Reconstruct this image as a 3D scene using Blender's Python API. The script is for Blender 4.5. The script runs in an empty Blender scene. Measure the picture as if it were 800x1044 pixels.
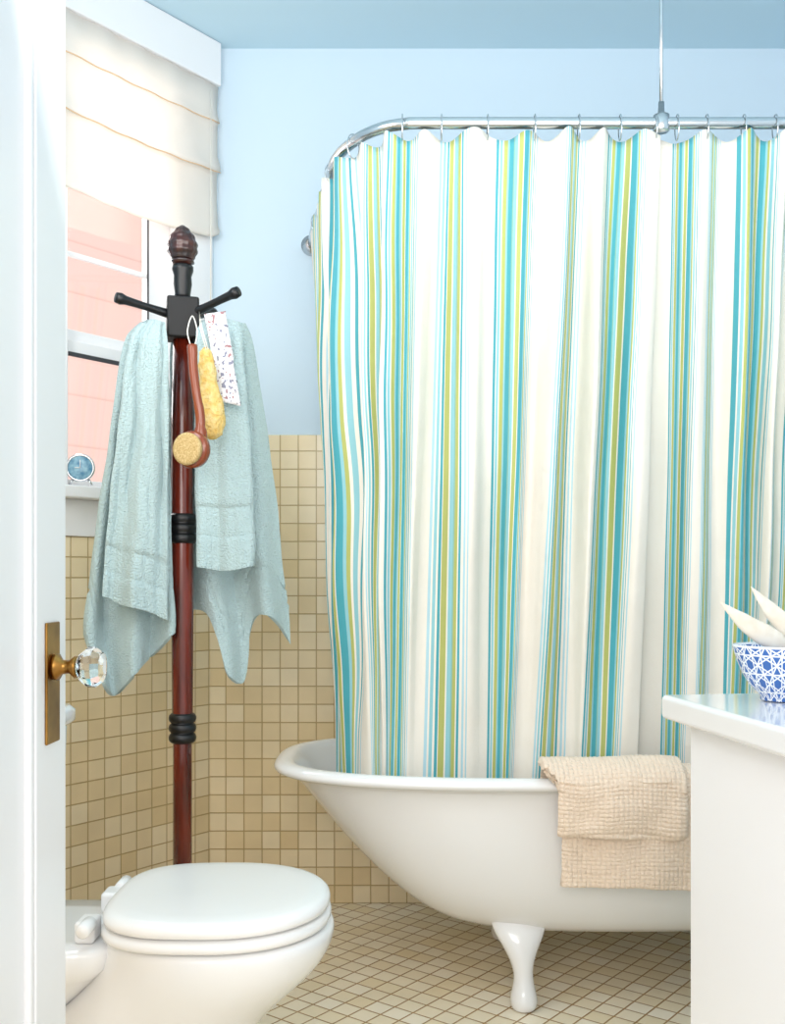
import bpy, bmesh, math, random
from mathutils import Matrix, Vector, noise
random.seed(4)
F=1062.0; H=1.05; VX=400.0; VY=590.0
sc=bpy.context.scene
col=sc.collection
def P(px,py,d):
    return Vector(((px-VX)*d/F, d, H-(py-VY)*d/F))
def s2l(c):
    c=c/255.0
    return c/12.92 if c<=.04045 else ((c+.055)/1.055)**2.4
def hexc(h):
    h=h.lstrip('#'); return (s2l(int(h[0:2],16)),s2l(int(h[2:4],16)),s2l(int(h[4:6],16)),1)
# ---------------- materials
def mat(name,color,rough=.5,metal=0,bump=None,coat=0,vary=None,sheen=0,emit=0,trans=0):
    m=bpy.data.materials.new(name); m.use_nodes=True
    nt=m.node_tree; b=nt.nodes['Principled BSDF']
    b.inputs['Base Color'].default_value=hexc(color)
    b.inputs['Roughness'].default_value=rough
    b.inputs['Metallic'].default_value=metal
    b.inputs['Coat Weight'].default_value=coat
    b.inputs['Coat Roughness'].default_value=.08
    b.inputs['Sheen Weight'].default_value=sheen
    b.inputs['Transmission Weight'].default_value=trans
    tc=nt.nodes.new('ShaderNodeTexCoord')
    if vary:
        n=nt.nodes.new('ShaderNodeTexNoise'); n.inputs['Scale'].default_value=vary[1]; n.inputs['Detail'].default_value=5
        mp=nt.nodes.new('ShaderNodeMapping'); mp.inputs['Scale'].default_value=vary[2] if len(vary)>2 else (1,1,1)
        nt.links.new(tc.outputs['Object'],mp.inputs[0]); nt.links.new(mp.outputs[0],n.inputs['Vector'])
        r=nt.nodes.new('ShaderNodeValToRGB'); r.color_ramp.elements[0].color=hexc(color); r.color_ramp.elements[1].color=hexc(vary[0])
        r.color_ramp.elements[0].position=.35; r.color_ramp.elements[1].position=.65
        nt.links.new(n.outputs['Fac'],r.inputs[0]); nt.links.new(r.outputs[0],b.inputs['Base Color'])
    if bump:
        n=nt.nodes.new('ShaderNodeTexNoise'); n.inputs['Scale'].default_value=bump[0]; n.inputs['Detail'].default_value=3
        nt.links.new(tc.outputs['Object'],n.inputs['Vector'])
        bp=nt.nodes.new('ShaderNodeBump'); bp.inputs['Strength'].default_value=bump[1]; bp.inputs['Distance'].default_value=bump[2]
        nt.links.new(n.outputs['Fac'],bp.inputs['Height']); nt.links.new(bp.outputs[0],b.inputs['Normal'])
    return m
def tile_mat(name,c1,c2,grout,size,axes='xz',rot=0,off=(0,0,0),mort=.035,rough=.3):
    m=bpy.data.materials.new(name); m.use_nodes=True; nt=m.node_tree; b=nt.nodes['Principled BSDF']
    tc=nt.nodes.new('ShaderNodeTexCoord'); sp=nt.nodes.new('ShaderNodeSeparateXYZ'); cb=nt.nodes.new('ShaderNodeCombineXYZ')
    nt.links.new(tc.outputs['Object'],sp.inputs[0])
    nt.links.new(sp.outputs['X'],cb.inputs[0]); nt.links.new(sp.outputs['Z' if axes=='xz' else 'Y'],cb.inputs[1])
    mp=nt.nodes.new('ShaderNodeMapping'); mp.inputs['Rotation'].default_value=(0,0,rot); mp.inputs['Location'].default_value=off
    nt.links.new(cb.outputs[0],mp.inputs[0])
    br=nt.nodes.new('ShaderNodeTexBrick'); br.offset=0; br.squash=1
    br.inputs['Scale'].default_value=1; br.inputs['Brick Width'].default_value=size; br.inputs['Row Height'].default_value=size
    br.inputs['Mortar Size'].default_value=size*mort; br.inputs['Mortar Smooth'].default_value=.3; br.inputs['Bias'].default_value=-.1
    br.inputs['Color1'].default_value=hexc(c1); br.inputs['Color2'].default_value=hexc(c2); br.inputs['Mortar'].default_value=hexc(grout)
    nt.links.new(mp.outputs[0],br.inputs['Vector'])
    n=nt.nodes.new('ShaderNodeTexNoise'); n.inputs['Scale'].default_value=9; n.inputs['Detail'].default_value=6
    nt.links.new(tc.outputs['Object'],n.inputs['Vector'])
    hs=nt.nodes.new('ShaderNodeHueSaturation')
    mr=nt.nodes.new('ShaderNodeMapRange'); mr.inputs['To Min'].default_value=.9; mr.inputs['To Max'].default_value=1.1
    nt.links.new(n.outputs['Fac'],mr.inputs['Value']); nt.links.new(mr.outputs[0],hs.inputs['Value']); nt.links.new(br.outputs['Color'],hs.inputs['Color'])
    nt.links.new(hs.outputs[0],b.inputs['Base Color'])
    b.inputs['Roughness'].default_value=rough
    bp=nt.nodes.new('ShaderNodeBump'); bp.invert=True; bp.inputs['Strength'].default_value=.8; bp.inputs['Distance'].default_value=.003
    nt.links.new(br.outputs['Fac'],bp.inputs['Height']); nt.links.new(bp.outputs[0],b.inputs['Normal'])
    return m
M={}
M['wall']=mat('blue_wall_paint','#d3e4f0',.7,bump=(60,.05,.002))
M['ceil']=mat('blue_ceiling_paint','#c9e4f1',.8)
M['white']=mat('white_gloss_paint','#f4f3f4',.3,bump=(8,.05,.002))
M['porc']=mat('white_porcelain','#f3f3f3',.12,coat=.5)
M['tub']=mat('white_enamel','#f1f0f0',.16,coat=.5,bump=(6,.04,.003))
M['plast']=mat('white_plastic','#f5f4f3',.25)
M['chrome']=mat('brushed_steel','#c9cdd0',.22,metal=1)
M['brass']=mat('aged_brass','#b08344',.3,metal=1,vary=('#80592a',14))
M['redwood']=mat('red_brown_wood','#74230f',.25,coat=.4,vary=('#42110a',12,(3,3,.35)))
M['black']=mat('black_lacquer','#0b0a0c',.38)
M['blockw']=mat('black_painted_wood','#0e0b0c',.6)
M['finial']=mat('dark_carved_wood','#4a1c12',.3,coat=.4,vary=('#1c0a08',30))
M['aqua']=mat('aqua_terry_cloth','#bfd6d8',.95,bump=(230,1,.008),sheen=.3)
M['beige']=mat('beige_terry_cloth','#f5dfc9',.95,bump=(230,.8,.005),sheen=.3)
M['cream']=mat('cream_shell','#f3ede0',.5,vary=('#e6d9c5',30))
M['loofah']=mat('yellow_loofah','#efc46a',.95,bump=(120,1,.01),vary=('#f7dd9c',60))
M['brushwood']=mat('varnished_brush_wood','#84380f',.25,coat=.4)
M['bristle']=mat('tan_bristle','#e6cc96',.9,bump=(500,1,.004),vary=('#c19c5c',300))
M['string']=mat('white_string','#efeadf',.9)
M['darkgap']=mat('dark_gasket','#3a3a3e',.6)
M['walltile']=tile_mat('cream_wall_tile','#f7e5c2','#e9d0a0','#c8ac7c',.0585,'xz',0,(.012,.0,0),.035,.22)
M['floortile']=tile_mat('cream_floor_tile','#fdf3de','#f1e0bc','#b08a55',.056,'xy',math.radians(38),(0,0,0),.045,.3)
def add_translucent(m,f,colr):
    nt=m.node_tree; b=nt.nodes['Principled BSDF']; tl=nt.nodes.new('ShaderNodeBsdfTranslucent'); tl.inputs[0].default_value=hexc(colr)
    ms=nt.nodes.new('ShaderNodeMixShader'); ms.inputs[0].default_value=f
    nt.links.new(b.outputs[0],ms.inputs[1]); nt.links.new(tl.outputs[0],ms.inputs[2]); nt.links.new(ms.outputs[0],nt.nodes['Material Output'].inputs[0])
M['shade']=mat('cream_linen','#faf5ee',.9,bump=(300,.2,.001)); add_translucent(M['shade'],.3,'#fdf3e8')
def glassmat():
    m=bpy.data.materials.new('window_glass'); m.use_nodes=True; nt=m.node_tree
    out=nt.nodes['Material Output']; t=nt.nodes.new('ShaderNodeBsdfTransparent'); g=nt.nodes.new('ShaderNodeBsdfGlossy'); g.inputs['Roughness'].default_value=.02
    mx=nt.nodes.new('ShaderNodeMixShader'); mx.inputs[0].default_value=.04
    nt.links.new(t.outputs[0],mx.inputs[1]); nt.links.new(g.outputs[0],mx.inputs[2]); nt.links.new(mx.outputs[0],out.inputs[0]); return m
M['glass']=glassmat()
M['crystal']=mat('clear_glass','#ffffff',.03,trans=1)
def siding():
    m=bpy.data.materials.new('pink_siding'); m.use_nodes=True; nt=m.node_tree; b=nt.nodes['Principled BSDF']
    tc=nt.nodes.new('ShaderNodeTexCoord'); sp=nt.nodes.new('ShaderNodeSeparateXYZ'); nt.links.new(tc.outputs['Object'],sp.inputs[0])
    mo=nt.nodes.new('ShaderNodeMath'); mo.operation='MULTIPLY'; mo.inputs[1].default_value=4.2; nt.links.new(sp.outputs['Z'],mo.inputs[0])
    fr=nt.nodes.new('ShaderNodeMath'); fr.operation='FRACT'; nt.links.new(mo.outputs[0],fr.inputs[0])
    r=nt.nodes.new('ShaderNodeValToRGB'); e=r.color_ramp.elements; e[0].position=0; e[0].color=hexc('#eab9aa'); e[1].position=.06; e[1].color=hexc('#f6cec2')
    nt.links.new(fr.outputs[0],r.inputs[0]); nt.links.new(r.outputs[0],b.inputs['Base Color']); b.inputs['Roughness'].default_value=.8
    return m
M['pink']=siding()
def curtain_mat():
    m=bpy.data.materials.new('striped_curtain_fabric'); m.use_nodes=True; nt=m.node_tree; b=nt.nodes['Principled BSDF']
    uv=nt.nodes.new('ShaderNodeUVMap'); uv.uv_map='UVMap'; sp=nt.nodes.new('ShaderNodeSeparateXYZ'); nt.links.new(uv.outputs[0],sp.inputs[0])
    ad=nt.nodes.new('ShaderNodeMath'); ad.operation='ADD'; ad.inputs[1].default_value=10; nt.links.new(sp.outputs[0],ad.inputs[0])
    fr=nt.nodes.new('ShaderNodeMath'); fr.operation='FRACT'; nt.links.new(ad.outputs[0],fr.inputs[0])
    W='#f2ece1'; T='#4ba8b6'; A='#94cbd5'; O='#b6bb6c'; L='#b4d8e5'; G='#8cbdae'
    one=[(0,T),(.02,W),(.028,A),(.05,W),(.056,O),(.084,A),(.094,T),(.122,G),(.132,A),(.15,W),(.158,O),(.190,W),(.198,T),(.238,A),(.248,O),(.26,W),(.268,A),(.284,W),(.293,T),(.303,W),(.318,L),(.33,W)]
    two=[(0,W),(.525,L),(.545,W),(.557,A),(.578,W),(.588,T),(.602,W),(.608,O),(.638,W),(.646,A),(.668,G),(.676,O),(.698,W),(.706,T),(.722,W),(.742,L),(.757,W),(.77,L),(.785,W)]
    def ramp(st):
        r=nt.nodes.new('ShaderNodeValToRGB'); r.color_ramp.interpolation='CONSTANT'; el=r.color_ramp.elements
        el[0].position=st[0][0]; el[0].color=hexc(st[0][1]); el[1].position=st[1][0]; el[1].color=hexc(st[1][1])
        for p,c in st[2:]:
            e=el.new(p); e.color=hexc(c)
        nt.links.new(fr.outputs[0],r.inputs[0]); return r
    r1=ramp(one); r2=ramp(two)
    gt=nt.nodes.new('ShaderNodeMath'); gt.operation='GREATER_THAN'; gt.inputs[1].default_value=.42; nt.links.new(fr.outputs[0],gt.inputs[0])
    mx=nt.nodes.new('ShaderNodeMix'); mx.data_type='RGBA'; nt.links.new(gt.outputs[0],mx.inputs[0]); nt.links.new(r1.outputs[0],mx.inputs[6]); nt.links.new(r2.outputs[0],mx.inputs[7])
    nt.links.new(mx.outputs[2],b.inputs['Base Color']); b.inputs['Roughness'].default_value=.75; b.inputs['Sheen Weight'].default_value=.1
    n=nt.nodes.new('ShaderNodeTexNoise'); n.inputs['Scale'].default_value=14; n.inputs['Detail'].default_value=4; tc=nt.nodes.new('ShaderNodeTexCoord'); nt.links.new(tc.outputs['Object'],n.inputs['Vector'])
    bp=nt.nodes.new('ShaderNodeBump'); bp.inputs['Strength'].default_value=.45; bp.inputs['Distance'].default_value=.012; nt.links.new(n.outputs['Fac'],bp.inputs['Height']); nt.links.new(bp.outputs[0],b.inputs['Normal'])
    tl=nt.nodes.new('ShaderNodeBsdfTranslucent'); nt.links.new(mx.outputs[2],tl.inputs[0]); ms=nt.nodes.new('ShaderNodeMixShader'); ms.inputs[0].default_value=.10
    nt.links.new(b.outputs[0],ms.inputs[1]); nt.links.new(tl.outputs[0],ms.inputs[2]); nt.links.new(ms.outputs[0],nt.nodes['Material Output'].inputs[0])
    return m
M['curtain']=curtain_mat()
def bowl_mat():
    m=bpy.data.materials.new('blue_patterned_porcelain'); m.use_nodes=True; nt=m.node_tree; b=nt.nodes['Principled BSDF']; b.inputs['Roughness'].default_value=.12
    uv=nt.nodes.new('ShaderNodeUVMap'); uv.uv_map='UVMap'; sp=nt.nodes.new('ShaderNodeSeparateXYZ'); nt.links.new(uv.outputs[0],sp.inputs[0])
    def mth(op,a,bv=None):
        n=nt.nodes.new('ShaderNodeMath'); n.operation=op
        for i,v in enumerate([a,bv]):
            if v is None: continue
            if isinstance(v,(int,float)): n.inputs[i].default_value=v
            else: nt.links.new(v,n.inputs[i])
        return n.outputs[0]
    a=mth('MULTIPLY',sp.outputs[0],14.0); bb=mth('MULTIPLY',sp.outputs[1],3.0)
    def tri(x): return mth('ABSOLUTE',mth('SUBTRACT',mth('FRACT',mth('ADD',x,50.0)),.5))
    h=mth('MULTIPLY',bb,.5)
    f=[tri(bb),tri(mth('ADD',a,h)),tri(mth('SUBTRACT',a,h))]
    h3=mth('MULTIPLY',bb,1.5)
    p=[tri(mth('MULTIPLY',a,2.0)),tri(mth('ADD',a,h3)),tri(mth('SUBTRACT',a,h3))]
    mn=mth('MINIMUM',mth('MINIMUM',f[0],f[1]),f[2]); mp=mth('MINIMUM',mth('MINIMUM',p[0],p[1]),p[2])
    g=mth('MULTIPLY',mth('GREATER_THAN',mn,.04),mth('GREATER_THAN',mp,.065))
    lim=mth('LESS_THAN',sp.outputs[1],.96); g2=mth('MULTIPLY',g,lim)
    mx=nt.nodes.new('ShaderNodeMix'); mx.data_type='RGBA'; nt.links.new(g2,mx.inputs[0]); mx.inputs[6].default_value=hexc('#eef2f8'); mx.inputs[7].default_value=hexc('#3a69b2')
    nt.links.new(mx.outputs[2],b.inputs['Base Color']); return m
M['bowl']=bowl_mat()
def print_mat():
    m=bpy.data.materials.new('printed_cloth'); m.use_nodes=True; nt=m.node_tree; b=nt.nodes['Principled BSDF']; b.inputs['Roughness'].default_value=.9
    tc=nt.nodes.new('ShaderNodeTexCoord'); v=nt.nodes.new('ShaderNodeTexNoise'); v.inputs['Scale'].default_value=95; v.inputs['Detail'].default_value=1; nt.links.new(tc.outputs['Object'],v.inputs['Vector'])
    r=nt.nodes.new('ShaderNodeValToRGB'); r.color_ramp.interpolation='CONSTANT'; e=r.color_ramp.elements; e[0].position=0; e[0].color=hexc('#8a8a9c'); e[1].position=.36; e[1].color=hexc('#ebe9ed')
    x=e.new(.66); x.color=hexc('#a87f82')
    nt.links.new(v.outputs['Fac'],r.inputs[0]); nt.links.new(r.outputs[0],b.inputs['Base Color']); return m
M['print']=print_mat()
# ---------------- helpers
def mkobj(name,verts,faces,m,smooth=True,parent=None,origin=None,uvs=None):
    me=bpy.data.meshes.new(name)
    if origin is not None:
        o=Vector(origin); verts=[Vector(v)-o for v in verts]
    me.from_pydata([tuple(v) for v in verts],[],faces)
    if uvs:
        ul=me.uv_layers.new(name='UVMap')
        for l in me.loops: ul.data[l.index].uv=uvs[l.vertex_index]
    if smooth:
        for p in me.polygons: p.use_smooth=True
    me.materials.append(m); me.update()
    ob=bpy.data.objects.new(name,me); col.objects.link(ob)
    if origin is not None: ob.location=origin
    if parent is not None: setpar(ob,parent)
    return ob
def fixn(ob):
    bm=bmesh.new(); bm.from_mesh(ob.data); bmesh.ops.recalc_face_normals(bm,faces=bm.faces); bm.to_mesh(ob.data); bm.free()
def setpar(ob,parent):
    ob.parent=parent
    ob.matrix_parent_inverse=parent.matrix_basis.inverted()
def empty(name,loc,rotz=0):
    e=bpy.data.objects.new(name,None); e.empty_display_size=.05; e.location=loc; e.rotation_euler=(0,0,rotz); col.objects.link(e); return e
def child_local(ob,parent):  # mesh verts given in parent's local space
    ob.parent=parent; ob.matrix_parent_inverse=Matrix.Identity(4)
def info(ob,label,cat,group=None,kind=None):
    ob['label']=label; ob['category']=cat
    if group: ob['group']=group
    if kind: ob['kind']=kind
def boxes(name,lst,m,bevel=0,smooth=False):
    vs=[];fs=[]
    for (x0,x1,y0,y1,z0,z1) in lst:
        b=len(vs)
        vs+=[(x0,y0,z0),(x1,y0,z0),(x1,y1,z0),(x0,y1,z0),(x0,y0,z1),(x1,y0,z1),(x1,y1,z1),(x0,y1,z1)]
        fs+=[tuple(b+i for i in f) for f in [(0,3,2,1),(4,5,6,7),(0,1,5,4),(1,2,6,5),(2,3,7,6),(3,0,4,7)]]
    ob=mkobj(name,vs,fs,m,smooth=False)
    if bevel:
        md=ob.modifiers.new('bevel','BEVEL'); md.width=bevel; md.segments=3; md.limit_method='ANGLE'
        for p in ob.data.polygons: p.use_smooth=True
        md.harden_normals=True
    return ob
def loft(name,rings,m,caps=True,closed=True,parent=None,subsurf=0,origin=None,uv=False):
    n=len(rings[0]); vs=[v for r in rings for v in r]; fs=[]; 
    for i in range(len(rings)-1):
        for j in range(n if closed else n-1):
            k=(j+1)%n
            fs.append((i*n+j,i*n+k,(i+1)*n+k,(i+1)*n+j))
    if caps:
        fs.append(tuple(reversed(range(n)))); fs.append(tuple((len(rings)-1)*n+j for j in range(n)))
    ob=mkobj(name,vs,fs,m,parent=parent,origin=origin)
    fixn(ob)
    if subsurf:
        md=ob.modifiers.new('s','SUBSURF'); md.levels=subsurf; md.render_levels=subsurf
    return ob
def lathe(name,prof,m,center=(0,0,0),segs=32,axis=Vector((0,0,1)),parent=None,disp=None,caps=True,origin=None):
    axis=Vector(axis).normalized(); q=Vector((0,0,1)).rotation_difference(axis); c=Vector(center); rings=[]
    for (r,z) in prof:
        ring=[]
        for j in range(segs):
            a=2*math.pi*j/segs; rr=r
            if disp: rr=r+disp(a,z,r)
            ring.append(c+q@Vector((rr*math.cos(a),rr*math.sin(a),z)))
        rings.append(ring)
    return loft(name,rings,m,caps=caps,parent=parent,origin=origin)
def sweep(name,pts,rad,m,segs=12,parent=None,origin=None,cyclic=False):
    pts=[Vector(p) for p in pts]; n=len(pts); rings=[]
    if not isinstance(rad,(list,tuple)): rad=[rad]*n
    up=None
    for i in range(n):
        if cyclic: t=(pts[(i+1)%n]-pts[i-1]).normalized()
        else: t=(pts[min(i+1,n-1)]-pts[max(i-1,0)]).normalized()
        if up is None:
            up=Vector((0,0,1)) if abs(t.z)<.9 else Vector((1,0,0))
        s=t.cross(up).normalized(); up=s.cross(t).normalized()
        rings.append([pts[i]+rad[i]*(math.cos(2*math.pi*j/segs)*s+math.sin(2*math.pi*j/segs)*up) for j in range(segs)])
    if cyclic: rings.append(rings[0])
    return loft(name,rings,m,caps=not cyclic,parent=parent,origin=origin)
def interp(tab,x):
    if x<=tab[0][0]: return tab[0][1]
    for (a,b),(c,d) in zip(tab,tab[1:]):
        if x<=c:
            return b+(d-b)*(x-a)/(c-a) if c>a else d
    return tab[-1][1]
def sinterp(tab,x):
    n=len(tab)
    if x<=tab[0][0]: return tab[0][1]
    if x>=tab[-1][0]: return tab[-1][1]
    for i in range(n-1):
        if x<=tab[i+1][0]:
            x0,y0=tab[max(i-1,0)]; x1,y1=tab[i]; x2,y2=tab[i+1]; x3,y3=tab[min(i+2,n-1)]
            h=x2-x1; t=(x-x1)/h
            m1=(y2-y0)/(x2-x0) if x2>x0 else 0; m2=(y3-y1)/(x3-x1) if x3>x1 else 0
            return (2*t**3-3*t*t+1)*y1+(t**3-2*t*t+t)*h*m1+(-2*t**3+3*t*t)*y2+(t**3-t*t)*h*m2
# ---------------- room
CH=2.77; BD=3.38; CX=-.595
wb=boxes('wall_back',[(CX-.12,1.42,BD,BD+.12,0,CH)],M['wall']); info(wb,'light blue painted wall behind the bathtub','wall',kind='structure')
wr=boxes('wall_right',[(1.3,1.42,.5,BD,0,CH)],M['wall']); info(wr,'light blue painted side wall','wall',kind='structure')
TL=.66; LX=CX-.6*TL; LD=BD-.8*TL
wl=boxes('wall_left',[(LX-.12,LX,.5,LD,0,CH)],M['wall']); info(wl,'light blue painted wall behind the toilet','wall',kind='structure')
fl=boxes('floor',[(-1.2,1.42,.5,3.5,-.05,0)],M['floortile']); info(fl,'floor of small cream mosaic tiles with brown grout','floor',kind='structure')
ce=boxes('ceiling',[(-1.2,1.42,.5,3.5,CH,CH+.08)],M['ceil']); info(ce,'blue painted ceiling','ceiling',kind='structure')
ang=math.atan2(.8,.6)
def wloc(ob):
    ob.location=(CX,BD,0); ob.rotation_euler=(0,0,ang)
SZ=1.29; WT=2.60; g0,g1=.10,.56   # opening in t
ww=boxes('wall_window',[(-g0,0.0,0,.12,0,CH),(-TL,-g1,0,.12,0,CH),(-g1,-g0,0,.12,0,SZ),(-g1,-g0,0,.12,WT,CH)],M['wall']); wloc(ww); info(ww,'angled wall holding the window','wall',kind='structure')
TH=1.515
t1=boxes('trim_1',[(CX-.01,1.3,BD-.012,BD,0,TH)],M['walltile'],.002); info(t1,'cream square tile wainscot on the wall behind the tub','wainscot',kind='structure')
t2=boxes('trim_2',[(-TL,0.0,-.012,0,0,1.17)],M['walltile'],.002); wloc(t2); info(t2,'cream square tile wainscot beneath the window','wainscot',kind='structure')
t3=boxes('trim_3',[(LX,LX+.012,.5,LD,0,TH)],M['walltile'],.002); info(t3,'cream tile wainscot behind the toilet','wainscot',kind='structure')
win=empty('window_1',(CX,BD,0),ang); info(win,'white painted double-hung window with a deep sill','window',kind='structure')
def wp(name,lst,m,bev=.003):
    o=boxes(name,lst,m,bev); child_local(o,win); return o
wp('casing',[(-.105,-.004,-.022,0,1.29,2.63),(-TL,-g1+.005,-.022,0,1.29,2.63)],M['white'])
wp('header',[(-TL,-.002,-.06,0,2.63,2.768)],M['white'],.004)
wp('sill',[(-TL,-.004,-.07,.10,1.275,1.31)],M['white'],.005)
wp('apron',[(-TL,-.004,-.02,0,1.17,1.275)],M['white'])
wp('jamb',[(-g0-.012,-g0,0,.12,1.31,2.6),(-g1,-g1+.012,0,.12,1.31,2.6),(-g1,-g0,0,.12,2.588,2.6)],M['white'],.001)
wp('upper_sash',[(-.20,-.112,.06,.09,1.74,2.588),(-.548,-.52,.06,.09,1.74,2.588),(-.52,-.2,.06,.09,1.735,1.775),(-.52,-.2,.06,.09,2.55,2.588),(-.52,-.2,.068,.08,1.99,2.005)],M['white'],.002)
wp('lower_sash',[(-.20,-.112,.025,.055,1.312,1.735),(-.548,-.52,.025,.055,1.312,1.735),(-.52,-.2,.025,.055,1.312,1.335),(-.52,-.2,.025,.055,1.70,1.735)],M['white'],.002)
wp('meeting_gasket',[(-.52,-.2,.02,.026,1.688,1.70),(-.204,-.199,.058,.062,1.775,2.55)],M['darkgap'],0)
wp('window_pane',[(-.52,-.2,.072,.074,1.775,2.55),(-.52,-.2,.038,.040,1.335,1.70)],M['glass'],0)
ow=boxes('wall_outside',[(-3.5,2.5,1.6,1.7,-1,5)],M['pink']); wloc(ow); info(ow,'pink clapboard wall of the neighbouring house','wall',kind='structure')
rs=empty('roman_shade',(CX,BD,0),ang); info(rs,'cream linen roman shade pulled partly down over the window','window shade')
def shade_sheet():
    prof=[(-.048,2.628),(-.04,2.56),(-.044,2.53),(-.050,2.515),(-.04,2.50),(-.038,2.44),(-.040,2.40),(-.052,2.372),(-.057,2.355),(-.044,2.35),(-.040,2.34),(-.040,2.25),(-.042,2.17),(-.05,2.152),(-.046,2.145)]
    vs=[];fs=[];n=24
    for i in range(n+1):
        t=-TL+.02+(TL-.025)*i/n
        for (y,z) in prof:
            dz=-.02*math.sin(math.pi*i/n)*max(0,(2.63-z)/.48)
            if i==n: dz+=.012*(2.63-z)/.48
            vs.append((t,y+.003*math.sin(i*1.3+z*20),z+dz))
    k=len(prof)
    for i in range(n):
        for j in range(k-1): fs.append((i*k+j,(i+1)*k+j,(i+1)*k+j+1,i*k+j+1))
    o=mkobj('shade_fabric',vs,fs,M['shade']); child_local(o,rs)
    md=o.modifiers.new('s','SOLIDIFY'); md.thickness=.003
    pm=mat('peach_piping','#e9c49e',.8)
    for (y,z0) in ((-.0595,2.352),(-.0525,2.512)):
        pts=[]
        for i in range(n+1):
            t=-TL+.02+(TL-.025)*i/n; f=(2.63-z0)/.48
            pts.append((t,y+.003*math.sin(i*1.3+z0*20),z0-.02*math.sin(math.pi*i/n)*f))
        c=sweep('piping',pts,.0018,pm,6); child_local(c,rs)
shade_sheet()
cd=sweep('pull_cord',[(-.05,-.062,2.6),(-.05,-.062,2.2),(-.05,-.060,1.9)],.0015,M['string'],6); child_local(cd,rs)
# ---------------- door
door=empty('door_1',(-.47,1.5,0),math.radians(-1.7)); info(door,'white painted panel door standing open with a crystal knob','door',kind='structure')
DW=.76
def dp(name,lst,m,bev):
    o=boxes(name,lst,m,bev); child_local(o,door); return o
st=.115
dp('door_frame',[(-.038,0,-st,0,.01,2.3),(-.038,0,-DW,-DW+st,.01,2.3),(-.038,0,-DW+st,-st,.01,.40),(-.038,0,-DW+st,-st,2.18,2.3)],M['white'],.003)
dp('panel',[(-.027,-.012,-DW+st,-st,.40,2.18)],M['white'],0)
dp('panel_moulding',[(-.014,-.002,-st-.014,-st,.40,2.18),(-.014,-.002,-DW+st,-DW+st+.014,.40,2.18)],M['white'],.005)
KZ=H-(680-590)*1.44/F
o=dp('lock_plate',[(0,.004,-.085,-.035,KZ-.105,KZ+.062)],M['brass'],.002); o['label']='aged brass lock plate'
kn=empty('door_knob',(0,0,0)); child_local(kn,door)
o=lathe('knob_shank',[(.017,0),(.019,.006),(.010,.012),(.009,.022),(.016,.03),(.014,.034)],M['brass'],(.004,-.06,KZ),24,(1,0,0)); child_local(o,kn)
o=lathe('glass_knob',[(.012,.033),(.020,.038),(.028,.048),(.028,.058),(.021,.068),(.010,.071)],M['crystal'],(.004,-.06,KZ),12,(1,0,0)); child_local(o,kn)
for p in o.data.polygons: p.use_smooth=False
o['label']='faceted clear crystal knob'
# ---------------- bathtub
def selring(x0,x1,w,z,cy,n=2.9,N=96,nb=None):
    r=[]; cx=(x0+x1)/2; rx=(x1-x0)/2
    for j in range(N):
        a=2*math.pi*j/N; c=math.cos(a); s=math.sin(a)
        e=n if (c>0 or nb is None) else nb
        r.append(Vector((cx+rx*math.copysign(abs(c)**(2/e),c), cy+w*math.copysign(abs(s)**(2/e),s), z)))
    return r
TD=2.79
tub=empty('bathtub',(.45,TD,0)); info(tub,'white enamelled clawfoot bathtub with rolled rim','bathtub')
L=[(.15,.35,.85,.06),(.155,.24,.95,.14),(.172,.14,1.03,.215),(.215,.055,1.08,.272),(.30,-.045,1.12,.307),(.40,-.14,1.14,.324),(.50,-.222,1.155,.334),(.545,-.258,1.165,.338),
(.553,-.28,1.18,.352),(.553,-.302,1.198,.372),(.562,-.313,1.209,.382),(.575,-.31,1.206,.379),(.584,-.292,1.19,.363),(.583,-.268,1.17,.344),(.572,-.252,1.155,.331),(.5,-.205,1.14,.318),(.4,-.12,1.12,.30),(.3,-.02,1.09,.28),(.22,.1,1.04,.24),(.19,.2,.98,.17),(.185,.4,.8,.06)]
loft('tub_basin',[selring(a,b,w,z,TD) for z,a,b,w in L],M['tub'],parent=tub,subsurf=1)
def foot(x,y,sx,sy):
    secs=[(.235,.062,.018,0,.045),(.21,.072,.026,0,.03),(.19,.068,.03,.0,.018),(.165,.055,.032,.002,.008),(.135,.038,.030,.004,0),(.105,.026,.026,.006,-.006),(.08,.023,.024,.008,-.010),(.055,.027,.028,.008,-.012),(.035,.033,.035,.008,-.014),(.018,.034,.037,.008,-.015),(.006,.030,.033,.008,-.015),(0,.026,.028,.008,-.015)]
    rings=[]
    for z,a,b,ox,oy in secs:
        rings.append([Vector((x+sx*ox+a*math.cos(2*math.pi*j/20),y+sy*oy+b*math.sin(2*math.pi*j/20),z)) for j in range(20)])
    o=loft('claw_foot',rings,M['tub'],parent=tub,subsurf=1); return o
foot(.312,TD-.235,1,1); foot(.93,TD-.235,-1,1); foot(.312,TD+.235,1,-1); foot(.93,TD+.235,-1,-1)
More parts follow.
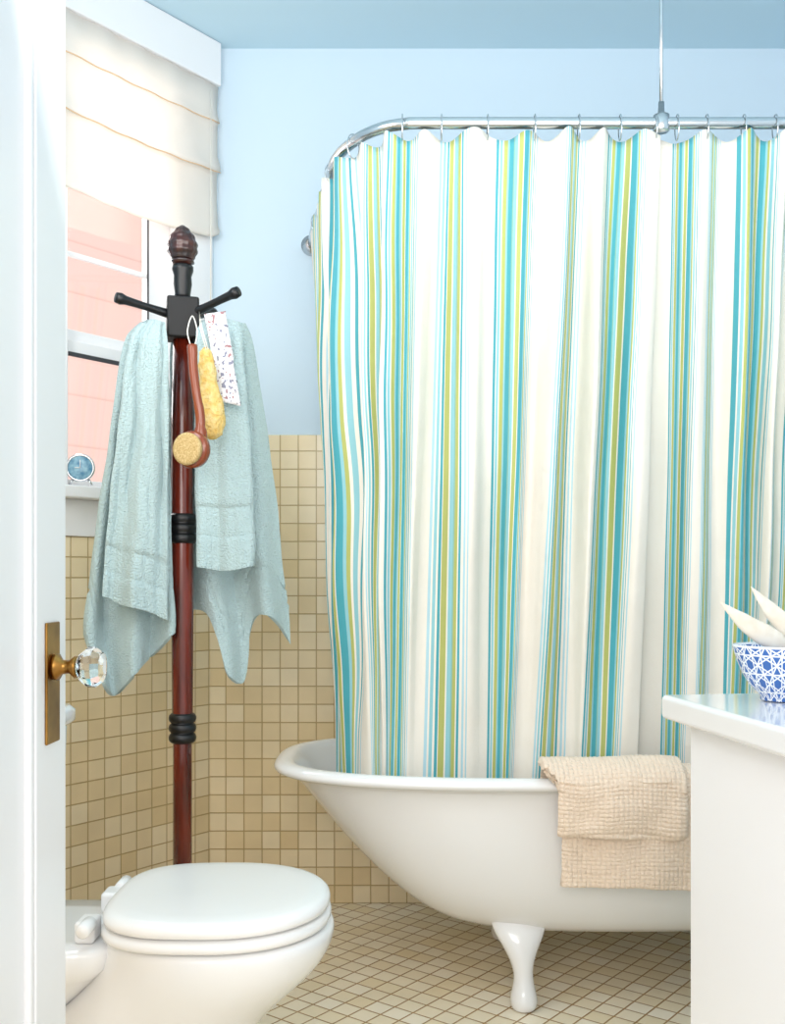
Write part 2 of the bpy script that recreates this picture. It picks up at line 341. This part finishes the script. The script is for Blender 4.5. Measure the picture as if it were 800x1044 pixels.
# ---------------- rod
RZ=2.13
pathl=[(-.262,BD-.005),(-.238,3.2),(-.200,3.0),(-.170,2.82),(-.155,2.72),(-.135,2.65),(-.105,2.59),(-.068,2.535),(-.02,2.493),(.03,2.474),(.08,2.47),(.4,2.47),(.8,2.47),(1.29,2.47)]
def smoothpath(pts,n=8):
    out=[]
    for i in range(len(pts)-1):
        p0=Vector(pts[max(i-1,0)]);p1=Vector(pts[i]);p2=Vector(pts[i+1]);p3=Vector(pts[min(i+2,len(pts)-1)])
        for k in range(n):
            t=k/n; out.append(.5*((2*p1)+(-p0+p2)*t+(2*p0-5*p1+4*p2-p3)*t*t+(-p0+3*p1-3*p2+p3)*t**3))
    out.append(Vector(pts[-1])); return out
rod=empty('shower_curtain_rod',(.3,2.47,RZ)); info(rod,'brushed steel curved shower curtain rod hung from the ceiling','shower rod')
sweep('curved_rod',[(x,y,RZ) for x,y in smoothpath([Vector(p) for p in pathl])],.0135,M['chrome'],16,parent=rod)
sweep('ceiling_support',[(.637,2.47,RZ+.01),(.637,2.47,2.4),(.630,2.47,CH)],.0045,M['chrome'],10,parent=rod)
lathe('support_collar',[(.017,-.02),(.019,-.018),(.019,.018),(.008,.022),(.007,.05)],M['chrome'],(.637,2.47,RZ),20,(0,0,1),parent=rod)
lathe('wall_flange',[(.034,0),(.034,.006),(.02,.012),(.017,.03)],M['chrome'],(-.262,BD,RZ),24,(0,-1,0),parent=rod)
# ---------------- curtains
def curtain(name,ctrl,ztop,zbot,cols,rows,zoff=0,amp_edge=1,phase=0,seed=0,leftin=0):
    n=len(ctrl)
    tabs=[[(i,c[k]) for i,c in enumerate(ctrl)] for k in range(5)]
    S=[i*(n-1)/cols for i in range(cols+1)]
    top=[Vector((sinterp(tabs[0],s),sinterp(tabs[1],s))) for s in S]
    bot=[Vector((sinterp(tabs[2],s),sinterp(tabs[3],s))) for s in S]
    U=[interp(tabs[4],s) for s in S]
    Ls=[0]
    for a,b in zip(top,top[1:]): Ls.append(Ls[-1]+(b-a).length)
    vs=[];fs=[];uvs=[]
    for i in range(cols+1):
        tn=(top[min(i+2,cols)]-top[max(i-2,0)]).normalized(); nr=Vector((tn.y,-tn.x))
        l=Ls[i]+phase; lw=l+.020*math.sin(2*math.pi*l/.47+seed)
        big=.9+.6*noise.noise(Vector((l*4.1,seed*3,7)))
        for j in range(rows+1):
            v=j/rows
            A=(.022+.030*math.sin(math.pi*min(1,v*1.1))) *(1-.45*v)
            w=math.sin(2*math.pi*lw/.105+.7*math.sin(2.2*v+l*6)+.8*v*noise.noise(Vector((l*5,v*2,seed))))
            w=math.copysign(abs(w)**.9,w)*big
            w2=math.sin(2*math.pi*l/.047+2*v+seed)*.15*(1-.5*v)+math.sin(2*math.pi*l/.21+1.5*v)*.45
            w3=noise.noise(Vector((l*9+seed,v*5.0,1)))*.5
            off=A*(w*.75+w2*.6+w3)*amp_edge+zoff
            if v>.85: off*=1-.45*(v-.85)/.15
            if leftin and S[i]<3: off=off*(.3+.7*S[i]/3)+.018*(1-S[i]/3)*(1-v)-.006*v*(1-S[i]/3)
            ease=v**1.05
            p=top[i].lerp(bot[i],ease)+nr*off
            p=p+tn*(.006*math.cos(2*math.pi*lw/.105)*(.5+v*.3))
            z=ztop+(zbot-ztop)*v
            if v<.12:
                z-=(.011*(1-math.cos(2*math.pi*lw/.105-1.57))*.9+.008*noise.noise(Vector((l*9,3,seed))))*(1-v/.12)
            vs.append((p.x,p.y,z)); uvs.append((U[i],v))
    k=rows+1
    for i in range(cols):
        for j in range(rows): fs.append((i*k+j,i*k+j+1,(i+1)*k+j+1,(i+1)*k+j))
    o=mkobj(name,vs,fs,M['curtain'],uvs=uvs,origin=(top[cols//2].x,top[cols//2].y,zbot))
    md=o.modifiers.new('s','SOLIDIFY'); md.thickness=.0015; md.offset=0
    return o
bx=lambda px:(px-400)/417.
tx=lambda px:(px-400)/430.
c1=[(-.238,3.25,-.10,3.0,-1.2),(-.198,2.98,-.13,2.9,-.6),(-.160,2.74,-.148,2.76,0),(-.108,2.59,-.092,2.635,.3),(-.068,2.535,-.048,2.58,.50),(.0,2.482,bx(395),2.562,1),(tx(420),2.47,bx(408),2.56,1.28),(tx(450),2.47,bx(432),2.557,1.53),(tx(480),2.47,bx(476),2.557,1.8),(tx(507),2.47,bx(497),2.557,2.0),(tx(550),2.47,bx(524),2.557,2.33),(tx(575),2.47,bx(540),2.557,2.53),(tx(598),2.47,bx(575),2.557,2.78),(tx(622),2.47,bx(592),2.557,3.0),(tx(655),2.47,bx(627),2.557,3.31),(tx(674),2.465,bx(650),2.552,3.49)]
cu1=curtain('shower_curtain',c1,2.113,.50,700,70,phase=.045,seed=1.0,leftin=1)
info(cu1,'cream shower curtain with teal and olive vertical stripes around the tub','shower curtain','striped shower curtains')
c2=[(tx(674),2.512,bx(651),2.605,3.86),(tx(688),2.49,bx(677),2.585,4.0),(tx(714),2.475,bx(697),2.568,4.33),(tx(750),2.47,bx(735),2.56,5.0),(tx(790),2.47,bx(764),2.56,5.3),(.98,2.47,.93,2.57,6),(1.04,2.47,1.0,2.60,6.5)]
cu2=curtain('shower_curtain.001',c2,2.111,.50,240,70,phase=.03,seed=2.3)
info(cu2,'striped shower curtain panel beside the ceiling support','shower curtain','striped shower curtains')
def ringat(x,y,dirx):
    pts=[]
    for k in range(20):
        a=2*math.pi*k/20
        u=.019*math.sin(a); z=RZ-.010+.030*math.cos(a)
        pts.append((x-dirx[1]*u,y+dirx[0]*u,z))
    o=sweep('curtain_ring',pts,.0016,M['chrome'],8,cyclic=True,origin=(x,y,RZ-.01)); info(o,'steel wire curtain ring on the shower rod','curtain ring','shower curtain rings'); return o
for px in (410,450,497,545,590,632,668,690,720,758,790): ringat(tx(px),2.47,(1,0))
ringat(-.097,2.578,(.65,-.76)); ringat(-.159,2.75,(.15,-.99)); ringat(-.188,2.93,(.15,-.99)); ringat(-.225,3.13,(.1,-.99))
# ---------------- toilet
TY=1.955
toi=empty('toilet',(-.5,TY,0)); info(toi,'white porcelain toilet with closed round lid','toilet')
B=[(0,-.74,-.27,.115,3),(.02,-.74,-.27,.115,3),(.06,-.72,-.285,.105,3),(.14,-.70,-.29,.10,2.6),(.20,-.68,-.27,.115,2.4),(.26,-.62,-.22,.145,2.3),(.31,-.57,-.160,.172,2.2),(.35,-.55,-.123,.192,2.2),(.385,-.54,-.109,.20,2.2),(.403,-.538,-.108,.201,2.2),(.412,-.53,-.116,.193,2.2),(.412,-.50,-.16,.16,2.2)]
loft('bowl',[selring(a,b,w,z,TY,n,48) for z,a,b,w,n in B],M['porc'],parent=toi,subsurf=1)
D=[(.24,-.86,-.62,.09,3),(.30,-.88,-.56,.115,4),(.34,-.895,-.52,.14,5),(.36,-.90,-.50,.15,6),(.39,-.90,-.495,.152,7),(.402,-.895,-.50,.147,7),(.402,-.85,-.54,.10,5)]
loft('deck',[selring(a,b,w,z,TY,n,64) for z,a,b,w,n in D],M['porc'],parent=toi)
TB=[(.403,-.905,-.69,.20,7),(.42,-.91,-.685,.205,8),(.60,-.915,-.672,.22,8),(.755,-.92,-.665,.225,8)]
loft('tank',[selring(a,b,w,z,TY,n,64) for z,a,b,w,n in TB],M['porc'],parent=toi)
TB=[(.755,-.925,-.655,.23,8),(.76,-.93,-.65,.235,8),(.78,-.93,-.65,.235,8),(.79,-.92,-.66,.225,8)]
loft('tank_lid',[selring(a,b,w,z,TY,n,64) for z,a,b,w,n in TB],M['porc'],parent=toi)
def egg(z,inset,dw=0): return selring(-.525+inset,-.115-inset,.207-inset,z,TY,2.15,64,nb=3.2)
loft('seat',[egg(.414,.012),egg(.417,.003),egg(.423,0),egg(.431,.001),egg(.436,.008)],M['plast'],parent=toi)
loft('lid',[egg(.440,.010),egg(.443,.004),egg(.450,.002),egg(.458,.004),egg(.464,.011),egg(.467,.022),egg(.469,.05),egg(.471,.10),egg(.472,.17)],M['plast'],parent=toi)
for yy in (-.085,.085):
    o=boxes('hinge',[(-.565,-.528,TY+yy-.028,TY+yy+.028,.402,.442)],M['plast'],.008); setpar(o,toi)
    o=lathe('hinge_cap',[(.010,-.026),(.013,-.022),(.013,.022),(.010,.026)],M['plast'],(-.537,TY+yy*1.5,.438),16,(0,1,0),parent=toi)
o=sweep('flush_lever',[(-.665,TY-.15,.70),(-.645,TY-.15,.70),(-.64,TY-.13,.70),(-.64,TY-.07,.69)],.006,M['chrome'],8,parent=toi)
# ---------------- coat rack
RD=2.6; RX=(186-VX)*RD/F
def rz(py): return H-(py-VY)*RD/F
def rr(px): return px*RD/F
rack=empty('coat_rack',(RX,RD,0)); info(rack,'tall red-brown wooden coat stand with black arms and carved finial','coat rack')
lathe('pole',[(rr(9.5),.16),(rr(9.5),rz(760)),(rr(10.5),rz(726)),(rr(11.2),rz(640)),(rr(11.4),rz(540)),(rr(11),rz(430)),(rr(9.5),rz(347))],M['redwood'],(RX,RD,0),28,parent=rack)
def ringstack(name,yc,hh,rmax):
    pr=[(rr(11),rz(yc+hh))]
    for k in range(3):
        a=yc+hh-2*hh*k/3; b=yc+hh-2*hh*(k+1)/3
        for q in range(6):
            f=q/5; pr.append((rr(rmax-2.6+2.6*math.sin(math.pi*f)**.6),rz(a+(b-a)*f)))
    pr.append((rr(11),rz(yc-hh)))
    lathe(name,pr,M['black'],(RX,RD,0),28,parent=rack)
ringstack('ring_moulding',539,15,15); ringstack('ring_moulding',742,15,14)
bz=.5*(rz(305)+rz(348)); hb=rr(16)
q=Matrix.Rotation(math.radians(14),4,'Z')
o=boxes('arm_block',[(-hb,hb,-hb,hb,-.05,.052)],M['blockw'],.006)
o.data.transform(Matrix.Translation((RX,RD,bz))@q); setpar(o,rack)
lathe('upper_shaft',[(rr(8.5),rz(306)),(rr(8),rz(300)),(rr(9.5),rz(290)),(rr(9),rz(282)),(rr(11),rz(276)),(rr(11),rz(272)),(rr(7),rz(269))],M['black'],(RX,RD,0),24,parent=rack)
fp=[(rr(7),rz(271)),(rr(12),rz(268)),(rr(11),rz(264))]+[(rr(15)*math.sin(math.pi*(.22+.76*k/22))**.75,rz(266-36*k/22)) for k in range(23)]
lathe('finial',fp,M['finial'],(RX,RD,0),48,parent=rack,disp=lambda a,z,r:.0030*math.sin(8*a+z*160)*math.sin(8*a-z*160)*(1 if rz(264)<z<rz(232) else 0))
def arm(end,start):
    s=Vector(start);e=Vector(end); n=14; pts=[s.lerp(e,i/n) for i in range(n+1)]
    rad=[.0115]*3+[.0115-.002*math.sin(math.pi*(i-3)/10) for i in range(3,n-1)]+[.0145,.0125]
    o=sweep('arm',pts,rad,M['black'],14,parent=rack)
    return o
cen=Vector((RX,RD,bz+.005))
arm(P(118,303,2.50),cen); arm(P(243,297,2.52),cen)
arm(cen+Vector((.05,.16,.055)),cen); 
lathe('base_plinth',[(.03,.11),(.045,.12),(.05,.15),(.04,.165),(.028,.17)],M['redwood'],(RX,RD,0),24,parent=rack)
for k in range(4):
    a=math.radians(45+90*k); c=Vector((math.cos(a),math.sin(a),0)); b0=Vector((RX,RD,0))
    pts=[b0+c*r+Vector((0,0,z)) for r,z in [(.02,.14),(.06,.13),(.10,.10),(.14,.06),(.18,.03),(.215,.022)]]
    sweep('leg',smoothpath(pts,4),.0165,M['redwood'],12,parent=rack)
# ---------------- hanging towels
def towel(name,layers,mt,label,origin,thick=.010):
    vs=[];fs=[]
    for ly in layers:
        b=len(vs); cu=110; rv=84
        for i in range(cu+1):
            u=i/cu; yt=sinterp(ly['top'],u); yb=sinterp(ly['bot'],u)
            for j in range(rv+1):
                v=j/rv; y=yt+(yb-yt)*v
                xl=sinterp(ly['L'],y); xr=sinterp(ly['R'],y)
                sd=ly['ph']*7
                uu=u+ly.get('g',.02)*math.sin(2*math.pi*u*ly['k']+1)*min(1,v*2)*math.sin(math.pi*u)
                x=xl+(xr-xl)*uu+2.0*noise.noise(Vector((u*2,v*6,sd)))
                warp=u*ly['k']+.35*noise.noise(Vector((u*2.2,v*1.6,sd+3)))
                d=ly['d']-ly['a']*(.35+.65*v)*math.sin(2*math.pi*(warp+ly['ph']))
                d-=ly['a']*.45*noise.noise(Vector((u*7+sd,v*2.2,2)))+ly['a']*.18*noise.noise(Vector((u*14,v*7,sd)))
                e=min(u,1-u)
                if e<.06: d+=.008*(1-e/.06)**2
                if v<.08: d+= ly.get('curl',.02)*(1-v/.08)**2
                if 'band' in ly:
                    b0,b1=ly['band']
                    if b0<v<b1: d+=.004
                    if b0-.012<v<b0 or b1<v<b1+.012: d+=.0065
                vs.append(P(x,y,d))
        k=rv+1
        for i in range(cu):
            for j in range(rv): fs.append((b+i*k+j,b+i*k+j+1,b+(i+1)*k+j+1,b+(i+1)*k+j))
    o=mkobj(name,vs,fs,mt,origin=origin)
    md=o.modifiers.new('s','SOLIDIFY'); md.thickness=thick; md.offset=0
    md=o.modifiers.new('b','BEVEL'); md.width=.003; md.segments=2; md.limit_method='ANGLE'; md.angle_limit=math.radians(60)
    return o
lt=towel('hand_towel',[
 dict(L=[(325,150),(345,130),(420,117),(520,102),(600,92),(640,87),(665,89),(710,98)],R=[(325,166),(345,169),(450,172),(580,174),(640,177),(710,172)],top=[(0,330),(.3,327),(1,331)],bot=[(0,648),(.05,668),(.12,692),(.2,706),(.3,709),(.42,699),(.6,680),(.8,666),(1,645)],d=2.585,a=.030,k=2.1,ph=.15,curl=-.02,band=(.80,.84)),
 dict(L=[(325,151),(345,134),(420,124),(520,112),(620,104)],R=[(325,167),(345,169),(450,171),(580,171),(640,171)],top=[(0,332),(.3,327),(1,330)],bot=[(0,608),(.3,616),(.6,622),(1,632)],d=2.510,a=.021,k=1.5,ph=.42,curl=.03,band=(.82,.90))],
 M['aqua'],'',P(140,600,2.55))
info(lt,'pale aqua terry towel draped over the arm by the window','towel','aqua towels on the coat stand')
rt=towel('hand_towel.001',[
 dict(L=[(325,176),(450,172),(600,171),(640,176),(700,178)],R=[(325,246),(345,254),(460,274),(560,286),(655,296),(700,298)],top=[(0,340),(.5,326),(1,330)],bot=[(0,618),(.2,621),(.32,626),(.37,648),(.42,682),(.47,692),(.56,697),(.62,688),(.67,650),(.73,630),(.82,627),(.92,638),(1,657)],d=2.675,a=.030,k=2.4,ph=.3,g=.01,curl=-.02,band=(.84,.88)),
 dict(L=[(325,201),(450,200),(585,203)],R=[(325,244),(400,250),(500,256),(585,258)],top=[(0,330),(.5,326),(1,330)],bot=[(0,578),(.5,582),(1,577)],d=2.55,a=.011,k=1.0,ph=.6,curl=.04,band=(.76,.86))],
 M['aqua'],'',P(230,580,2.6))
info(rt,'pale aqua terry towel with hem band hanging behind the bath brush','towel','aqua towels on the coat stand')
# printed cloth
vs=[];fs=[]
for i in range(9):
    for j in range(25):
        u=i/8;v=j/24
        x=209+(230-209)*u+(v*14); y=320+v*88+(6*u if v>.5 else -3*u)
        vs.append(P(x,y,2.505+.006*math.sin(u*7+v*3)))
for i in range(8):
    for j in range(24): fs.append((i*25+j,i*25+j+1,(i+1)*25+j+1,(i+1)*25+j))
o=mkobj('printed_pouch',vs,fs,M['print'],origin=P(220,320,2.505)); md=o.modifiers.new('s','SOLIDIFY'); md.thickness=.006
info(o,'small white cloth pouch with faint printed figures hanging from the arm','cloth pouch')
# loofah
loo=empty('loofah',P(214,400,2.45)); info(loo,'yellow natural loofah hanging from the coat stand by a string','loofah')
pr=[]
for k in range(22):
    f=k/21; y=448-f*94
    r=interp([(0,3),(.06,11),(.25,14.5),(.45,12.5),(.6,8.5),(.8,8.5),(.95,6),(1,2)],f); pr.append((r*2.46/F,-(y-448)*2.46/F))
lathe('loofah_body',pr,M['loofah'],P(217,448,2.46),32,(-.08,0,1),parent=loo,disp=lambda a,z,r:.004*noise.noise(Vector((math.cos(a)*2,math.sin(a)*2,z*70))))
sweep('loop',[P(210,356,2.45),P(204,335,2.46),P(203,318,2.48),P(206,335,2.46),P(212,356,2.45)],.0013,M['string'],6,parent=loo)
# bath brush
bb=empty('bath_brush',P(196,400,2.42)); info(bb,'round wooden bath brush with tan bristles hanging on a white cord','bath brush')
hc=P(193,458,2.37)
ax=Vector((-.42,-1,-.02))
lathe('brush_head',[(.012,-.034),(.034,-.031),(.042,-.022),(.043,-.008),(.040,-.002)],M['brushwood'],hc,32,ax,parent=bb)
lathe('bristles',[(.034,-.004),(.037,.008),(.037,.012),(.030,.014),(.01,.014)],M['bristle'],hc,32,ax,parent=bb)
sweep('handle',smoothpath([P(204,448,2.39),P(204,425,2.39),P(200,400,2.39),P(197,375,2.395),P(196,352,2.40)],5),[.016]*3+[.0115]*5+[.0105]*5+[.011]*5+[.012]*3,M['brushwood'],14,parent=bb)
sweep('cord',smoothpath([P(195,354,2.40),P(191,338,2.44),P(196,322,2.49),P(201,338,2.44),P(198,354,2.40)],5),.0015,M['string'],6,parent=bb)
# ---------------- clock on sill
def wl2(t,y,z): 
    return Vector((CX,BD,0))+Matrix.Rotation(ang,3,'Z')@Vector((-t,y,z))
cpos=wl2(.522,-.035,1.31)
ck=empty('desk_clock',cpos); info(ck,'small round silver clock with blue face on the window sill','clock')
axc=Vector((.15,-1,.05)).normalized(); cc=cpos+Vector((0,0,.052))
lathe('clock_case',[(.033,-.012),(.038,-.008),(.040,.0),(.040,.008),(.035,.012),(.034,.008)],M['chrome'],cc,32,axc,parent=ck)
lathe('clock_face',[(.034,.0075),(.032,.009)],mat('blue_clock_face','#3f7ea3',.3,vary=('#9cc4d4',60)),cc,32,axc,parent=ck)
s=axc.cross(Vector((0,0,1))).normalized()
sweep('clock_hand',[cc+axc*.011,cc+axc*.011+Vector((0,0,.022))],.0012,M['plast'],6,parent=ck)
sweep('clock_hand',[cc+axc*.011,cc+axc*.011+s*.015],.0012,M['plast'],6,parent=ck)
for k in (-1,1): sweep('clock_foot',[cc+s*.02*k+Vector((0,0,-.028)),cpos+s*.03*k+Vector((0,0,.003))],.004,M['chrome'],8,parent=ck)
# ---------------- vanity
th=math.radians(8.3); C=(.416,1.62,0)
van=empty('vanity_cabinet',C,th); info(van,'white painted bathroom vanity cabinet','cabinet')
o=boxes('cabinet_body',[(.036,.80,-.58,-.03,.09,.832)],M['white'],.002); child_local(o,van)
o=boxes('toe_kick',[(.07,.80,-.53,-.06,0,.09)],M['white'],0); child_local(o,van)
for a,b in ((.04,.415),(.425,.795)):
    o=boxes('cabinet_door',[(a,b,-.60,-.581,.11,.82)],M['white'],.003); child_local(o,van)
ct=boxes('countertop',[(0,.82,-.62,0,.833,.87)],M['porc'],.008); ct.location=C; ct.rotation_euler=(0,0,th); info(ct,'thick white countertop on the vanity cabinet','countertop')
bc=Vector(((796-400)*1.535/F,1.535,.871))
segs=96; prof=[(.028,0),(.030,.002),(.030,.008),(.034,.012),(.046,.024),(.056,.042),(.063,.060),(.069,.080),(.068,.082),(.065,.080),(.055,.05),(.04,.025),(.01,.016)]
vs=[];uvs=[];fs=[]
for (r,z) in prof:
    for j in range(segs+1):
        a=2*math.pi*j/segs; vs.append(bc+Vector((r*math.cos(a),r*math.sin(a),z))); uvs.append((j/segs,z/.082))
k=segs+1
for i in range(len(prof)-1):
    for j in range(segs): fs.append((i*k+j,i*k+j+1,(i+1)*k+j+1,(i+1)*k+j))
fs.append(tuple(reversed(range(segs)))); fs.append(tuple((len(prof)-1)*k+j for j in range(segs)))
o=mkobj('bowl',vs,fs,M['bowl'],uvs=uvs,origin=bc); info(o,'small blue and white star patterned porcelain bowl on the countertop','bowl')
def shell(a,b,w,lab):
    a=Vector(a);b=Vector(b); ax=(b-a); ln=ax.length; ax.normalize(); side=Vector((0,1,0)); up=ax.cross(side).normalized(); rings=[]
    n=20
    for i in range(n+1):
        f=i/n; wi=w*interp([(0,.02),(.1,.26),(.35,.72),(.65,1),(.85,.9),(1,.35)],f)
        c=a+ax*ln*f+up*(-.006*math.sin(math.pi*f))
        ring=[]
        for j in range(16):
            t=2*math.pi*j/16; ring.append(c+side*wi*.45*math.cos(t)+up*wi*(math.sin(t) if math.sin(t)>0 else .8*math.sin(t)))
        rings.append(ring)
    o=loft('seashell',rings,M['cream'],origin=b); info(o,lab,'seashell','seashells in the bowl'); return o
shell(P(734,614,1.50),P(802,660,1.53),.018,'long pointed cream shell resting in the patterned bowl')
shell(P(765,598,1.545),P(828,660,1.54),.018,'long pointed cream shell resting in the patterned bowl')
# ---------------- beige towel on tub rim
def bathmat():
    vs=[];fs=[]
    def layer(prof,xtab,xr,n,bulge,sd):
        pr=smoothpath([Vector(p) for p in prof],16); b=len(vs); k=len(pr)
        for i in range(n+1):
            u=i/n
            run=0
            for q,p in enumerate(pr):
                f=q/(k-1)
                if q: run+=(p-pr[q-1]).length
                tg=(pr[min(q+1,k-1)]-pr[max(q-1,0)]).normalized(); nr=Vector((tg.y,-tg.x))
                xl=interp(xtab,f)+.004*math.sin(f*9+sd); x=xl+(xr-xl)*u
                rib=.0016*math.sin(2*math.pi*run/.0095+1.2*noise.noise(Vector((u*9,run*30,sd))))+.0012*math.sin(2*math.pi*x/.011)
                z=p.y+.005*math.sin(u*7+f*3+sd)*(1 if f>.5 else .6)+.004*noise.noise(Vector((u*5,f*3,sd)))
                if f>.9: z+=.006*math.sin(u*5+sd)
                y=p.x-(.007*math.sin(u*9+2+sd) *f if f>.5 else 0)-.006*noise.noise(Vector((u*5,f*5,sd)))
                e=min(u,1-u)
                if e<.08: y+=bulge*(1-e/.08)**2*(1 if f>.55 else 0)
                vs.append((x,y+nr.x*rib,z+nr.y*rib))
        for i in range(n):
            for j in range(k-1): fs.append((b+i*k+j,b+i*k+j+1,b+(i+1)*k+j+1,b+(i+1)*k+j))
    layer([(2.505,.49),(2.497,.55),(2.485,.588),(2.462,.602),(2.43,.606),(2.402,.597),(2.388,.57),(2.388,.52),(2.392,.47),(2.397,.42),(2.400,.37),(2.402,.338)],[(0,.35),(.45,.355),(.55,.385),(1,.392)],.75,150,.008,1)
    layer([(2.49,.606),(2.468,.620),(2.43,.624),(2.396,.613),(2.374,.587),(2.369,.54),(2.371,.50),(2.374,.475),(2.380,.462)],[(0,.345),(.35,.350),(.5,.375),(1,.386)],.67,150,.010,2)
    o=mkobj('bath_mat',vs,fs,M['beige'],origin=(.55,2.40,.345)); md=o.modifiers.new('s','SOLIDIFY'); md.thickness=.013; md.offset=0
    md=o.modifiers.new('b','BEVEL'); md.width=.006; md.segments=3; md.limit_method='ANGLE'; md.angle_limit=math.radians(70)
    info(o,'beige ribbed terry bath mat folded over the tub rim','bath mat')
bathmat()
# ---------------- camera
cam=bpy.data.cameras.new('camera'); cam.sensor_fit='VERTICAL'; cam.sensor_height=36; cam.sensor_width=36*800/1044; cam.lens=36*F/1044; cam.shift_y=(VY-522)/1044
co=bpy.data.objects.new('camera',cam); co.location=(0,0,H); co.rotation_euler=(math.pi/2,0,0); col.objects.link(co); sc.camera=co; cam.clip_start=.02
# ---------------- light
w=bpy.data.worlds.new('world'); sc.world=w; w.use_nodes=True; bg=w.node_tree.nodes['Background']; bg.inputs[0].default_value=(1,.99,.98,1); bg.inputs[1].default_value=1.2
def area(name,loc,target,size,energy,color=(1,1,1)):
    l=bpy.data.lights.new(name,'AREA'); l.shape='RECTANGLE'; l.size=size[0]; l.size_y=size[1]; l.energy=energy; l.color=color
    o=bpy.data.objects.new(name,l); o.location=loc; o.rotation_euler=(Vector(target)-Vector(loc)).to_track_quat('-Z','Y').to_euler(); col.objects.link(o); return o
area('softbox',(-.4,-1.1,1.8),(.1,2.6,.6),(1.3,1.3),36,(1,.98,.95))
area('window_daylight',tuple(wl2(.33,.9,2.3)),tuple(wl2(.33,-1,1.6)),(.9,1.2),38)
area('left_side_fill',(-.85,1.75,2.0),(.4,2.9,1.0),(.5,.9),8,(1,.98,.95))  # added fill from the left to shape the curtain folds, no wall fixture here
area('ceiling_bounce',(.3,1.3,1.9),(.2,2.6,2.77),(1.2,.8),13,(1,.98,.95))
sc.view_settings.view_transform='Standard'
sc.view_settings.exposure=0
